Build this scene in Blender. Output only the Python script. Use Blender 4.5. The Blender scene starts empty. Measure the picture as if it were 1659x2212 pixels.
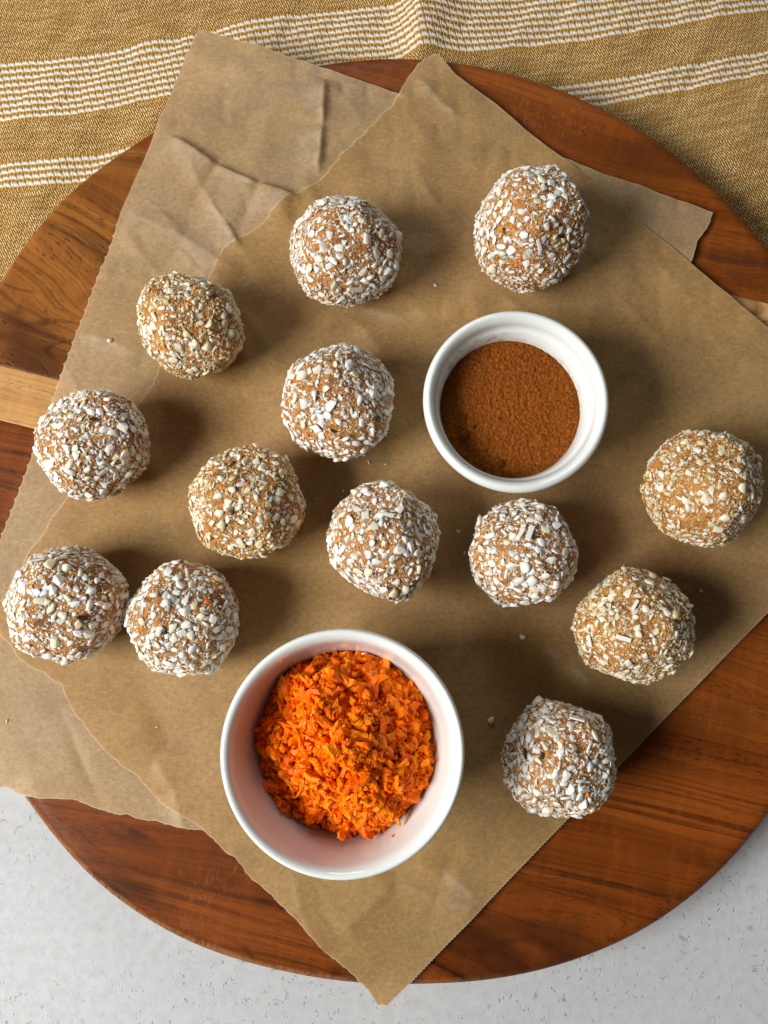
import bpy, bmesh, math, random
import numpy as np
from mathutils import Matrix, Vector, Euler
from mathutils.geometry import delaunay_2d_cdt

sc = bpy.context.scene
C = sc.collection
R = math.radians
rng = np.random.default_rng(7)
random.seed(7)

# ------------------------------------------------------------------ camera
W, H, F = 1659.0, 2212.0, 1750.0          # the photograph's frame and focal length in the same pixels
Z_TABLE, Z_TOP, Z_EDGE = 0.0, 0.022, 0.0185
ROLL, TILT = 0.12574, 0.13014
Rz = lambda a: Matrix.Rotation(a, 4, 'Z')
CAM_R = Rz(-ROLL) @ Matrix.Rotation(TILT, 4, 'X') @ Rz(ROLL)
CAM_P = Rz(-ROLL) @ Vector((-0.0061807, -0.04644111, 0.0)) + Vector((0, 0, 0.29212609 + Z_EDGE))
cam_d = bpy.data.cameras.new('camera')
cam = bpy.data.objects.new('camera', cam_d)
C.objects.link(cam)
cam.matrix_world = Matrix.Translation(CAM_P) @ CAM_R
cam_d.sensor_fit = 'HORIZONTAL'
cam_d.sensor_width = 27.0
cam_d.lens = F / W * 27.0
cam_d.clip_start = 0.01
cam_d.clip_end = 50
sc.camera = cam
M3 = np.array(CAM_R.to_3x3())
CP = np.array(CAM_P)


def at(px, py, z):
    """world point at height z that the photograph shows at (px, py)"""
    px = np.asarray(px, float); py = np.asarray(py, float)
    d = np.stack([(px - W / 2) / F, -(py - H / 2) / F, -np.ones_like(px)], -1) @ M3.T
    t = (z - CP[2]) / d[..., 2]
    return CP + d * t[..., None]


def dist_z(px, py, z):
    p = at(px, py, z)
    return float(-((p - CP) @ M3)[2])


# ------------------------------------------------------------------ world, lamps, exposure
w = bpy.data.worlds.new('World')
sc.world = w
w.use_nodes = True
w.node_tree.nodes['Background'].inputs[0].default_value = (1.0, 0.95, 0.88, 1)
w.node_tree.nodes['Background'].inputs[1].default_value = 0.066
sc.view_settings.view_transform = 'Standard'
sc.view_settings.look = 'None'
sc.view_settings.exposure = 0.0
sc.view_settings.gamma = 1.0
sc.cycles.use_denoising = True
sc.cycles.max_bounces = 8
sc.cycles.diffuse_bounces = 5
sc.cycles.transmission_bounces = 4


def window(centre, target, wid, hei, cols, rows, power, colour, bar=0.012):
    """daylight through a paned window: one area lamp for each pane"""
    c = Vector(centre)
    q = (Vector(target) - c).to_track_quat('-Z', 'Y').to_matrix().to_4x4()
    pw, ph = wid / cols, hei / rows
    for i in range(cols):
        for j in range(rows):
            ld = bpy.data.lights.new('window_pane_light', 'AREA')
            ld.shape = 'RECTANGLE'
            ld.size, ld.size_y = pw - bar, ph - bar
            ld.energy = power / (cols * rows)
            ld.color = colour
            o = bpy.data.objects.new('window_pane_light', ld)
            C.objects.link(o)
            o.matrix_world = Matrix.Translation(c) @ q @ Matrix.Translation(((i - (cols - 1) / 2) * pw, (j - (rows - 1) / 2) * ph, 0))


window((-0.80, -0.25, 0.72), (0.02, 0, 0.02), 0.58, 0.42, 3, 2, 17.8, (1.0, 0.975, 0.935))
window((-0.10, 0.85, 0.60), (0, 0, 0.02), 0.34, 0.40, 2, 2, 1.9, (0.95, 0.98, 1.0))


# ------------------------------------------------------------------ helpers
def vnoise(p, seed=0):
    """smooth value noise in 2-D or 3-D for an array of points, about -1..1"""
    p = np.asarray(p, float)
    i = np.floor(p).astype(np.int64)
    f = p - i
    f = f * f * f * (f * (f * 6 - 15) + 10)
    out = 0
    n = p.shape[-1]
    for k in range(2 ** n):
        h = np.full(p.shape[:-1], seed * 7919 + 17, np.int64)
        wgt = 1.0
        for a in range(n):
            b = (k >> a) & 1
            h = (h * 374761393 + (i[..., a] + b) * (668265263 + a * 2246822519 % 1000003)) & 0x7fffffff
            h = ((h ^ (h >> 13)) * 1274126177) & 0x7fffffff
            wgt = wgt * (f[..., a] if b else 1 - f[..., a])
        h = h ^ (h >> 16)
        out = out + wgt * ((h & 0xffff) / 32767.5 - 1)
    return out


def fbm(p, octaves=4, seed=0, gain=0.5):
    s, a, t = 0, 1.0, 0
    p = np.asarray(p, float)
    for o in range(octaves):
        s = s + a * vnoise(p * 2 ** o + 13.7 * o, seed + o)
        t += a
        a *= gain
    return s / t


def link(name, me, mat=None, parent=None, kind=None, smooth=True):
    o = bpy.data.objects.new(name, me)
    C.objects.link(o)
    if mat is not None and not me.materials:
        me.materials.append(mat)
    if parent is not None:
        o.parent = parent
    if kind:
        o['kind'] = kind
    return o


def mesh(name, verts, faces, smooth=True):
    me = bpy.data.meshes.new(name)
    verts = np.asarray(verts, np.float32)
    if isinstance(faces, np.ndarray):
        n, k = faces.shape
        me.vertices.add(len(verts)); me.vertices.foreach_set('co', verts.ravel())
        me.loops.add(n * k); me.loops.foreach_set('vertex_index', faces.astype(np.int32).ravel())
        me.polygons.add(n)
        me.polygons.foreach_set('loop_start', np.arange(0, n * k, k, dtype=np.int32))
        me.polygons.foreach_set('loop_total', np.full(n, k, np.int32))
        me.update(calc_edges=True)
    else:
        me.from_pydata(verts.tolist(), [], faces)
    me.polygons.foreach_set('use_smooth', np.full(len(me.polygons), smooth))
    me.update()
    return me


def tag(o, label, cat, group=None):
    o['label'] = label
    o['category'] = cat
    if group:
        o['group'] = group
    return o


def thing(name, label, cat, loc, group=None):
    o = bpy.data.objects.new(name, None)
    o.empty_display_size = 0.01
    C.objects.link(o)
    o.location = loc
    return tag(o, label, cat, group)


def lathe(profile, seg=128):
    pr = np.asarray(profile, float)
    a = np.linspace(0, 2 * np.pi, seg, endpoint=False)
    v = np.stack([pr[:, None, 0] * np.cos(a), pr[:, None, 0] * np.sin(a), np.repeat(pr[:, 1:2], seg, 1)], -1).reshape(-1, 3)
    n = len(pr)
    i = np.arange(n - 1)[:, None] * seg
    j = np.arange(seg)[None]
    k = (np.arange(seg)[None] + 1) % seg
    f = np.stack([i + j, i + k, i + seg + k, i + seg + j], -1).reshape(-1, 4)
    return v, f


def smooth_profile(pts, n=6):
    """Catmull-Rom through the profile's points"""
    p = np.asarray(pts, float)
    p = np.vstack([2 * p[0] - p[1], p, 2 * p[-1] - p[-2]])
    out = []
    for i in range(1, len(p) - 2):
        for t in np.linspace(0, 1, n, endpoint=False):
            a, b, c, d = p[i - 1:i + 3]
            out.append(0.5 * (2 * b + (c - a) * t + (2 * a - 5 * b + 4 * c - d) * t * t + (3 * b - a - 3 * c + d) * t ** 3))
    out.append(p[-2])
    return np.array(out)


# ------------------------------------------------------------------ material helper
class NT:
    def __init__(s, name):
        s.m = bpy.data.materials.new(name)
        s.m.use_nodes = True
        s.t = s.m.node_tree
        s.b = s.t.nodes['Principled BSDF']
        s.out = s.t.nodes['Material Output']

    def n(s, kind, **kw):
        nd = s.t.nodes.new('ShaderNode' + kind)
        for k, v in kw.items():
            setattr(nd, k, v)
        return nd

    def set(s, sock, v):
        if isinstance(v, bpy.types.NodeSocket):
            s.t.links.new(v, sock)
        else:
            sock.default_value = v

    def math(s, op, a, b=0.0, c=None, clamp=False):
        nd = s.n('Math', operation=op, use_clamp=clamp)
        s.set(nd.inputs[0], a); s.set(nd.inputs[1], b)
        if c is not None:
            s.set(nd.inputs[2], c)
        return nd.outputs[0]

    def mix(s, f, a, b, blend='MIX'):
        nd = s.n('Mix', data_type='RGBA', blend_type=blend)
        s.set(nd.inputs[0], f); s.set(nd.inputs[6], a if isinstance(a, bpy.types.NodeSocket) else (*a[:3], 1))
        s.set(nd.inputs[7], b if isinstance(b, bpy.types.NodeSocket) else (*b[:3], 1))
        return nd.outputs[2]

    def coords(s, scale=(1, 1, 1), rot=0.0, loc=(0, 0, 0), src=None):
        if src is None:
            src = s.n('TexCoord').outputs['Object']
        mp = s.n('Mapping')
        s.set(mp.inputs[0], src)
        mp.inputs['Location'].default_value = loc
        mp.inputs['Rotation'].default_value = (0, 0, rot)
        mp.inputs['Scale'].default_value = scale
        return mp.outputs[0]

    def noise(s, vec, scale, detail=3.0, rough=0.5, dist=0.0):
        nd = s.n('TexNoise')
        s.set(nd.inputs['Vector'], vec); nd.inputs['Scale'].default_value = scale
        nd.inputs['Detail'].default_value = detail; nd.inputs['Roughness'].default_value = rough
        nd.inputs['Distortion'].default_value = dist
        return nd.outputs[0]

    def step(s, v, lo, hi, a=0.0, b=1.0):
        nd = s.n('MapRange', interpolation_type='SMOOTHSTEP')
        s.set(nd.inputs[0], v)
        for k, x in zip((1, 2, 3, 4), (lo, hi, a, b)):
            s.set(nd.inputs[k], x)
        return nd.outputs[0]

    def bump(s, height, strength, distance, normal=None):
        nd = s.n('Bump')
        nd.inputs['Strength'].default_value = strength
        nd.inputs['Distance'].default_value = distance
        s.set(nd.inputs['Height'], height)
        if normal is not None:
            s.set(nd.inputs['Normal'], normal)
        return nd.outputs[0]

    def fin(s, col=None, rough=None, normal=None, **kw):
        if col is not None:
            s.set(s.b.inputs['Base Color'], col if isinstance(col, bpy.types.NodeSocket) else (*col, 1))
        if rough is not None:
            s.set(s.b.inputs['Roughness'], rough)
        if normal is not None:
            s.set(s.b.inputs['Normal'], normal)
        for k, v in kw.items():
            s.set(s.b.inputs[k.replace('_', ' ')], v)
        return s.m


# ------------------------------------------------------------------ table
def mat_plaster():
    t = NT('white_plaster')
    co = t.coords()
    big = t.noise(co, 9, 4)
    fine = t.noise(co, 260, 4, 0.65)
    # short curved cracks: thin level lines of a noise, kept only where a second noise is high
    a = t.noise(co, 150, 3, 0.6, 1.0)
    line = t.step(t.math('ABSOLUTE', t.math('SUBTRACT', a, 0.5)), 0.006, 0.026, 1, 0)
    keep = t.step(t.noise(t.coords(loc=(3, 1, 0)), 300, 2, 0.5), 0.575, 0.64)
    area = t.step(t.noise(t.coords(loc=(7, 5, 0)), 16, 3), 0.38, 0.60)
    crack = t.math('MULTIPLY', t.math('MULTIPLY', line, keep), t.math('ADD', t.math('MULTIPLY', area, 0.8), 0.2))
    # pinholes
    vo = t.n('TexVoronoi'); t.set(vo.inputs['Vector'], t.coords((1, 0.62, 1), 0.5, src=co)); vo.inputs['Scale'].default_value = 640
    hole = t.step(vo.outputs['Distance'], 0.13, 0.30, 1, 0)
    sel = t.step(t.noise(t.coords(loc=(1, 9, 0)), 240, 2), 0.53, 0.62)
    pit = t.math('MULTIPLY', t.math('MULTIPLY', hole, sel), t.math('ADD', t.math('MULTIPLY', area, 0.65), 0.25))
    mk = t.math('MAXIMUM', crack, t.math('MULTIPLY', pit, 0.8))
    col = t.mix(t.step(big, 0.3, 0.7), (0.515, 0.53, 0.545), (0.555, 0.565, 0.575))
    col = t.mix(t.step(fine, 0.35, 0.7), col, (0.475, 0.485, 0.50))
    col = t.mix(t.math('MULTIPLY', mk, 0.48), col, (0.15, 0.15, 0.155))
    h = t.math('SUBTRACT', t.math('ADD', t.math('MULTIPLY', fine, 0.3), t.math('MULTIPLY', t.noise(co, 60, 4), 0.5)), t.math('MULTIPLY', mk, 0.7))
    return t.fin(col, 0.75, t.bump(h, 0.55, 0.0006))


g = 1.4
nx = 60
gx = np.linspace(-g, g, nx)
X, Y = np.meshgrid(gx, gx)
idx = np.arange(nx * nx).reshape(nx, nx)


def grid_faces(idx):
    return np.stack([idx[:-1, :-1], idx[:-1, 1:], idx[1:, 1:], idx[1:, :-1]], -1).reshape(-1, 4)


table = link('table_surface', mesh('table_surface', np.stack([X, Y, X * 0], -1).reshape(-1, 3), grid_faces(idx)), mat_plaster(), kind='structure')
table['label'] = 'white speckled plaster table surface'


# ------------------------------------------------------------------ the board's outline
EDGE = np.array([(710, 140), (900, 132), (1050, 150), (1200, 195), (1350, 265), (1500, 375), (1600, 475), (1650, 1765), (1550, 1885),
                 (1400, 2000), (1200, 2085), (905, 2122), (600, 2092), (400, 2030), (200, 1895), (55, 1715), (20, 585), (130, 440), (300, 312)], float)
E3 = at(EDGE[:, 0], EDGE[:, 1], Z_EDGE)
eth = np.arctan2(E3[:, 1], E3[:, 0])
er = np.hypot(E3[:, 0], E3[:, 1])
o_ = np.argsort(eth)
eth, er = eth[o_], er[o_]
TH = np.linspace(-np.pi, np.pi, 721)
rr = np.interp(TH, np.r_[eth - 2 * np.pi, eth, eth + 2 * np.pi], np.r_[er, er, er])
ker = np.hanning(41); ker /= ker.sum()
rr = np.convolve(np.r_[rr[-41:-1], rr, rr[1:41]], ker, 'same')[40:-40]


def board_r(x, y):
    return np.interp(np.arctan2(y, x), TH, rr)


# ------------------------------------------------------------------ cloth
base_src = np.array([(-260, 322), (-120, 305), (0, 289), (174, 277), (289, 259), (370, 240), (422, 233), (560, 204), (700, 176), (810, 158), (960, 147), (1003, 144),
                     (1045, 123), (1103, 121), (1157, 124), (1240, 116), (1307, 107), (1481, 88), (1712, 52), (1920, 17), (2100, -12), (2300, -45)], float) * 0.864
B3 = at(base_src[:, 0], base_src[:, 1], 0.003)
px_mm = (at(100, 300, .003) - at(100, 200, .003))[1] / -100     # metres per pixel up there
ROW = 17.2 * 0.864 * px_mm * 0.985
GAP = 0.864 * px_mm * 0.985 * 126
cs = 0.00125
cx = np.arange(-0.34, 0.36, cs)
cy = np.arange(-0.005, 0.34, cs)
X, Y = np.meshgrid(cx, cy)
yb = np.interp(X, B3[:, 0], B3[:, 1])
ysm = np.convolve(np.pad(yb[0], 4, 'edge'), np.ones(9) / 9, 'valid')
V = -(Y - ysm[None]) * 0.985
U = X / 0.985 + 0.16 * Y


def ridge(X, Y, p, q, rise, fall, h, end=0.02, pw=1.4):
    """height of a fold whose crest runs from p to q: steep side `rise` wide on the left of p->q, long side `fall`"""
    p = np.asarray(p[:2]); q = np.asarray(q[:2])
    d = q - p
    L = np.hypot(*d); d = d / L
    s = (X - p[0]) * d[0] + (Y - p[1]) * d[1]
    t = (X - p[0]) * -d[1] + (Y - p[1]) * d[0]
    prof = np.where(t > 0, np.exp(-(np.abs(t) / rise) ** pw), np.exp(-(np.abs(t) / fall) ** pw))
    e = np.clip((s + end) / (2 * end), 0, 1) * np.clip((L - s + end) / (2 * end), 0, 1)
    return h * prof * (e * e * (3 - 2 * e))


def A2(px, py, z=0.004):
    p = at(px, py, z)
    return (p[0], p[1])


cz = 0.0016 + 0 * X
cz = cz + ridge(X, Y, A2(905, 150), A2(905, -160), 0.0065, 0.020, 0.0072, 0.02)
cz = cz + ridge(X, Y, A2(480, 120), A2(640, -120), 0.016, 0.016, 0.0022, 0.03)
cz = cz + ridge(X, Y, A2(20, 420), A2(150, 250), 0.012, 0.02, 0.0012, 0.03)
cz = cz + ridge(X, Y, A2(300, 260), A2(420, 100), 0.012, 0.014, 0.0016, 0.03)
cz = cz + ridge(X, Y, A2(1400, 300), A2(1600, -60), 0.014, 0.022, 0.0022, 0.04)
cz = cz + ridge(X, Y, A2(1560, 430), A2(1700, 120), 0.014, 0.028, 0.0046, 0.04)
cz = cz + ridge(X, Y, A2(1230, 60), A2(1330, -160), 0.014, 0.03, 0.0018, 0.04)
dg = np.stack([(X * 0.80 - Y * 0.60) * 105, (X * 0.60 + Y * 0.80) * 24], -1)
cz = cz + 0.00125 * fbm(dg, 3, 5) + 0.0016 * fbm(np.stack([X * 28, Y * 22], -1), 3, 9)
dg2 = np.stack([(X * 0.90 - Y * 0.45) * 260, (X * 0.45 + Y * 0.90) * 45], -1)
cz = cz + 0.00040 * fbm(dg2, 2, 15)
cz = np.maximum(cz, 0.0007)
rad = np.hypot(X, Y) / board_r(X, Y)
under = np.clip((1.03 - rad) / 0.05, 0, 1)
cz = cz * (1 - under) + 0.0012 * under
edge = np.minimum.reduce([X - cx[0], cx[-1] - X, Y - cy[0], cy[-1] - Y])
cz = np.where(edge < cs * 0.5, 0.0002, cz)
idx = np.arange(X.size).reshape(X.shape)
me = mesh('cloth', np.stack([X, Y, cz], -1).reshape(-1, 3), grid_faces(idx))
uv = me.uv_layers.new(name='thread')
vi = np.empty(len(me.loops), np.int32)
me.loops.foreach_get('vertex_index', vi)
uv.data.foreach_set('uv', np.stack([U.ravel()[vi], V.ravel()[vi]], -1).astype(np.float32).ravel())


def mat_cloth():
    t = NT('woven_cloth')
    uvn = t.n('UVMap'); uvn.uv_map = 'thread'
    wob = t.n('TexNoise'); t.set(wob.inputs['Vector'], uvn.outputs[0]); wob.inputs['Scale'].default_value = 210; wob.inputs['Detail'].default_value = 2
    wsub = t.n('VectorMath', operation='SUBTRACT'); t.set(wsub.inputs[0], wob.outputs['Color']); wsub.inputs[1].default_value = (.5, .5, .5)
    wsc = t.n('VectorMath', operation='SCALE'); t.set(wsc.inputs[0], wsub.outputs[0]); wsc.inputs['Scale'].default_value = 0.0011
    wad = t.n('VectorMath', operation='ADD'); t.set(wad.inputs[0], uvn.outputs[0]); t.set(wad.inputs[1], wsc.outputs[0])
    sp = t.n('SeparateXYZ'); t.set(sp.inputs[0], wad.outputs[0])
    u, v = sp.outputs[0], sp.outputs[1]
    # ---- plain ground: pale slanting floats over a golden brown base
    pu, pv = 0.00092, 0.0026
    us = t.math('DIVIDE', t.math('ADD', u, t.math('MULTIPLY', v, -0.33)), pu)
    ui = t.math('FLOOR', us)
    uf = t.math('FRACT', us)
    wc_ = t.n('TexWhiteNoise', noise_dimensions='1D'); t.set(wc_.inputs['W'], ui)
    vs = t.math('ADD', t.math('DIVIDE', v, pv), t.math('ADD', t.math('MULTIPLY', t.math('MODULO', ui, 2.0), 0.5), t.math('MULTIPLY', wc_.outputs[0], 0.45)))
    vi_ = t.math('FLOOR', vs)
    vf = t.math('FRACT', vs)
    cb = t.n('CombineXYZ'); t.set(cb.inputs[0], ui); t.set(cb.inputs[1], vi_)
    wn = t.n('TexWhiteNoise', noise_dimensions='2D'); t.set(wn.inputs['Vector'], cb.outputs[0])
    rnd = wn.outputs[0]
    fu = t.math('SUBTRACT', 1.0, t.math('MULTIPLY', t.math('ABSOLUTE', t.math('SUBTRACT', uf, 0.5)), 2.0))
    fv = t.math('SUBTRACT', 1.0, t.math('MULTIPLY', t.math('ABSOLUTE', t.math('SUBTRACT', vf, 0.5)), 2.0))
    fl = t.math('MULTIPLY', t.step(fu, 0.12, 0.75), t.step(fv, 0.02, 0.30))
    slub = t.noise(t.coords((60, 420, 1), 0.9, src=uvn.outputs[0]), 1.0, 3)
    streak = t.noise(t.coords((520, 40, 1), 0.25, src=uvn.outputs[0]), 1.0, 3)
    floatc = t.mix(rnd, (0.74, 0.485, 0.160), (0.94, 0.745, 0.39))
    floatc = t.mix(t.step(slub, 0.35, 0.7), floatc, (0.60, 0.37, 0.13))
    basec = t.mix(streak, (0.12, 0.046, 0.008), (0.34, 0.155, 0.028))
    ground = t.mix(fl, basec, floatc)
    # ---- stripe rows
    rv = t.math('DIVIDE', v, ROW)
    ri = t.math('ROUND', rv)
    rf = t.math('SUBTRACT', rv, ri)
    pb = ROW * 1.04
    su = t.math('ADD', t.math('DIVIDE', t.math('ADD', u, t.math('MULTIPLY', v, -0.25)), pb), t.math('MULTIPLY', ri, 0.13))
    sf = t.math('FRACT', su)
    bul = t.math('SINE', t.math('MULTIPLY', sf, math.pi))          # one fat stitch
    sub = t.math('SINE', t.math('MULTIPLY', su, 6 * math.pi))
    wid = t.math('ADD', 0.255, t.math('MULTIPLY', bul, 0.07))
    shift = t.math('ADD', rf, t.math('MULTIPLY', t.math('SUBTRACT', sf, 0.5), -0.16))
    e = t.math('SUBTRACT', wid, t.math('ABSOLUTE', shift))
    white = t.step(e, -0.03, 0.07)
    whiteh = t.math('MULTIPLY', t.step(e, -0.06, 0.22), t.math('ADD', t.math('ADD', 0.62, t.math('MULTIPLY', bul, 0.30)), t.math('MULTIPLY', sub, 0.10)))
    wc = t.mix(t.math('ADD', 0.5, t.math('MULTIPLY', sub, 0.5)), (0.70, 0.64, 0.51), (0.85, 0.81, 0.71))
    msf = t.math('SINE', t.math('MULTIPLY', su, 4 * math.pi))
    mus = t.mix(t.math('ADD', 0.5, t.math('MULTIPLY', msf, 0.5)), (0.26, 0.105, 0.012), (0.62, 0.34, 0.055))
    row = t.mix(white, mus, wc)
    in1 = t.math('MULTIPLY', t.step(v, -8.62 * ROW, -8.56 * ROW), t.step(v, 0.66 * ROW, 0.72 * ROW, 1, 0))
    # the lower band sits a whole number of rows further down
    k = round(GAP / ROW)
    in2 = t.math('MULTIPLY', t.step(v, (k - 0.72) * ROW, (k - 0.66) * ROW), t.step(v, (k + 3.66) * ROW, (k + 3.72) * ROW, 1, 0))
    band = t.math('MAXIMUM', in1, in2)
    col = t.mix(band, ground, row)
    gh = t.math('MULTIPLY', fl, 0.45)
    rh = t.math('ADD', whiteh, t.math('MULTIPLY', t.math('ADD', msf, 1.0), 0.10))
    hmix = t.n('Mix', data_type='FLOAT'); t.set(hmix.inputs[0], band); t.set(hmix.inputs[2], gh); t.set(hmix.inputs[3], rh)
    fuzz = t.noise(uvn.outputs[0], 2600, 2)
    hh = t.math('ADD', hmix.outputs[0], t.math('MULTIPLY', fuzz, 0.25))
    return t.fin(col, 0.9, t.bump(hh, 0.85, 0.0008), Specular_IOR_Level=0.15)


cloth = link('woven_cloth', me, mat_cloth())
tag(cloth, 'mustard woven cloth with cream stripe bands lying under the top of the wooden board', 'cloth')


# ------------------------------------------------------------------ wooden board
GRAIN = R(-14)
gd = np.array([math.cos(GRAIN), math.sin(GRAIN)])
gn = np.array([-math.sin(GRAIN), math.cos(GRAIN)])


def mat_wood(name, a, b, dark, seed, streak=0.5, warp=0.012, pores=0.6, sap=None, tint=0.5, figure=0.0):
    t = NT(name)
    lo = (seed * 0.37, seed * 0.61, 0)
    g0 = t.coords((1, 1, 1), -GRAIN)
    wn = t.n('TexNoise'); t.set(wn.inputs['Vector'], t.coords((5, 14, 1), 0, lo, src=g0)); wn.inputs['Scale'].default_value = 1.0; wn.inputs['Detail'].default_value = 2
    ws = t.n('VectorMath', operation='SUBTRACT'); t.set(ws.inputs[0], wn.outputs['Color']); ws.inputs[1].default_value = (.5, .5, .5)
    wm = t.n('VectorMath', operation='MULTIPLY'); t.set(wm.inputs[0], ws.outputs[0]); wm.inputs[1].default_value = (0, warp * 4, 0)
    wa = t.n('VectorMath', operation='ADD'); t.set(wa.inputs[0], g0); t.set(wa.inputs[1], wm.outputs[0])
    gv = wa.outputs[0]
    broad = t.noise(t.coords((3, 62, 1), 0, lo, src=gv), 1, 4, 0.6)
    bands = t.noise(t.coords((5, 270, 1), 0, lo, src=gv), 1, 4, 0.65)
    fine = t.noise(t.coords((22, 850, 1), 0, lo, src=gv), 1, 3, 0.6)
    chat = t.noise(t.coords((260, 45, 1), 0.12, lo, src=g0), 1, 3, 0.55)
    col = t.mix(t.step(broad, 0.3, 0.7), a, b)
    sel = t.step(t.noise(t.coords((3, 22, 1), 0, (seed, 2, 0), src=gv), 1, 2), 0.50 - 0.22 * streak, 0.72 - 0.16 * streak)
    st = t.math('MULTIPLY', t.step(bands, 0.47, 0.66), t.math('ADD', t.math('MULTIPLY', sel, 0.9), 0.10 * streak))
    col = t.mix(t.math('MULTIPLY', st, 0.97), col, dark)
    if figure:
        # swirling growth lines round a heart
        fg = t.noise(t.coords((16, 34, 1), 0, (seed + 4, 1, 0), src=g0), 1, 1.5, 0.4)
        ln = t.math('ABSOLUTE', t.math('SUBTRACT', t.math('FRACT', t.math('MULTIPLY', fg, 7.0)), 0.5))
        lines = t.math('MULTIPLY', t.step(ln, 0.02, 0.13, 1, 0), t.step(t.noise(t.coords((30, 60, 1), 0, (2, seed, 0), src=g0), 1, 3), 0.42, 0.68))
        col = t.mix(t.math('MULTIPLY', lines, figure), col, dark)
    if sap is not None:
        sx = t.n('SeparateXYZ'); t.set(sx.inputs[0], g0)
        msk = t.math('MULTIPLY', t.step(t.math('ADD', sx.outputs[1], t.math('MULTIPLY', bands, 0.004)), sap[1], sap[1] + 0.004), t.step(sx.outputs[0], sap[0], sap[0] + 0.03))
        col = t.mix(msk, col, t.mix(t.step(broad, 0.3, 0.7), (0.62, 0.38, 0.16), (0.50, 0.28, 0.11)))
    col = t.mix(t.math('MULTIPLY', t.step(fine, 0.45, 0.66), 0.6), col, tuple(x * 0.42 for x in a))
    col = t.mix(t.math('MULTIPLY', t.step(chat, 0.42, 0.68), 0.12), col, tuple(min(1, x * 1.6) for x in a))
    smk = t.step(t.noise(t.coords((11, 34, 1), 0.15, (seed, 4, 0), src=gv), 1, 4, 0.6), 0.50, 0.70)
    col = t.mix(t.math('MULTIPLY', smk, 0.78), col, tuple(x * 1.35 for x in dark))
    por = t.noise(t.coords((300, 1500, 1), 0, lo, src=gv), 1, 2, 0.5)
    pm = t.math('MULTIPLY', t.step(por, 0.575, 0.655), t.step(t.noise(t.coords((14, 70, 1), 0, (seed, 8, 0), src=gv), 1, 3), 0.36, 0.6))
    col = t.mix(t.math('MULTIPLY', pm, pores), col, tuple(x * 0.45 for x in dark) if pores > 0.7 else dark)
    # dry scuffs and short scratches
    scn = t.noise(t.coords((900, 330, 1), 0.4, lo, src=g0), 1, 3, 0.7)
    sca = t.step(t.noise(t.coords((22, 22, 1), 0, (seed, seed, 3), src=g0), 1, 3), 0.56, 0.74)
    scm = t.math('MULTIPLY', t.step(scn, 0.52, 0.72), sca)
    col = t.mix(t.math('MULTIPLY', scm, 0.38), col, (0.40, 0.19, 0.09))
    at_ = t.n('Attribute'); at_.attribute_name = 'rim'
    so = t.n('SeparateXYZ'); t.set(so.inputs[0], t.n('TexCoord').outputs['Object'])
    wr = t.math('MULTIPLY', t.step(t.math('ADD', at_.outputs['Fac'], t.math('MULTIPLY', t.noise(t.coords((40, 40, 40)), 1, 4, 0.7), 0.9)), 0.95, 1.25), t.step(t.math('ADD', so.outputs[0], t.math('MULTIPLY', so.outputs[1], 0.6)), -0.125, -0.045, 1, 0))
    col = t.mix(t.math('MULTIPLY', t.math('MULTIPLY', wr, t.step(scn, 0.30, 0.60)), 0.55), col, (0.36, 0.185, 0.08))
    hs = t.math('SUBTRACT', t.math('MULTIPLY', fine, 0.4), t.math('MULTIPLY', pm, 0.6))
    rough = t.math('ADD', 0.42, t.math('MULTIPLY', scm, 0.3))
    return t.fin(col, rough, t.bump(hs, 0.35, 0.0003), Specular_IOR_Level=0.13)


def dproj(px, py):
    p = at(px, py, Z_TOP)
    return float(p[0] * gn[0] + p[1] * gn[1])


seams = [1.0, dproj(1600, 634), dproj(60, 804), dproj(40, 918), dproj(1429, 1576), dproj(1350, 1962), -1.0]
red, redb, dk = (0.34, 0.108, 0.024), (0.245, 0.068, 0.014), (0.070, 0.022, 0.008)
pl_mats = [mat_wood('wood_top_plank', (0.290, 0.078, 0.011), (0.140, 0.031, 0.003), dk, 3, 0.6, 0.010),
           mat_wood('wood_figured_plank', (0.330, 0.120, 0.022), (0.150, 0.044, 0.007), (0.036, 0.011, 0.003), 5, 0.45, 0.030, 0.75, sap=(0.03, 0.084), figure=0.85),
           mat_wood('wood_pale_plank', (0.60, 0.335, 0.125), (0.46, 0.235, 0.078), (0.30, 0.12, 0.035), 8, 0.35, 0.006, 0.7),
           mat_wood('wood_middle_plank', (0.275, 0.072, 0.010), (0.150, 0.034, 0.004), (0.05, 0.014, 0.004), 11, 0.7, 0.010),
           mat_wood('wood_striped_plank', (0.275, 0.068, 0.009), (0.125, 0.026, 0.003), (0.024, 0.007, 0.002), 14, 1.0, 0.007),
           mat_wood('wood_lower_plank', (0.235, 0.058, 0.008), (0.120, 0.026, 0.003), (0.026, 0.007, 0.002), 19, 0.35, 0.014, 0.4, figure=0.8)]
board = thing('round_board', 'round reddish brown wooden board of glued planks under the baking paper and food', 'cutting board', (0, 0, 0))
RB = 0.1702
BOT = 0.0022
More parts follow.
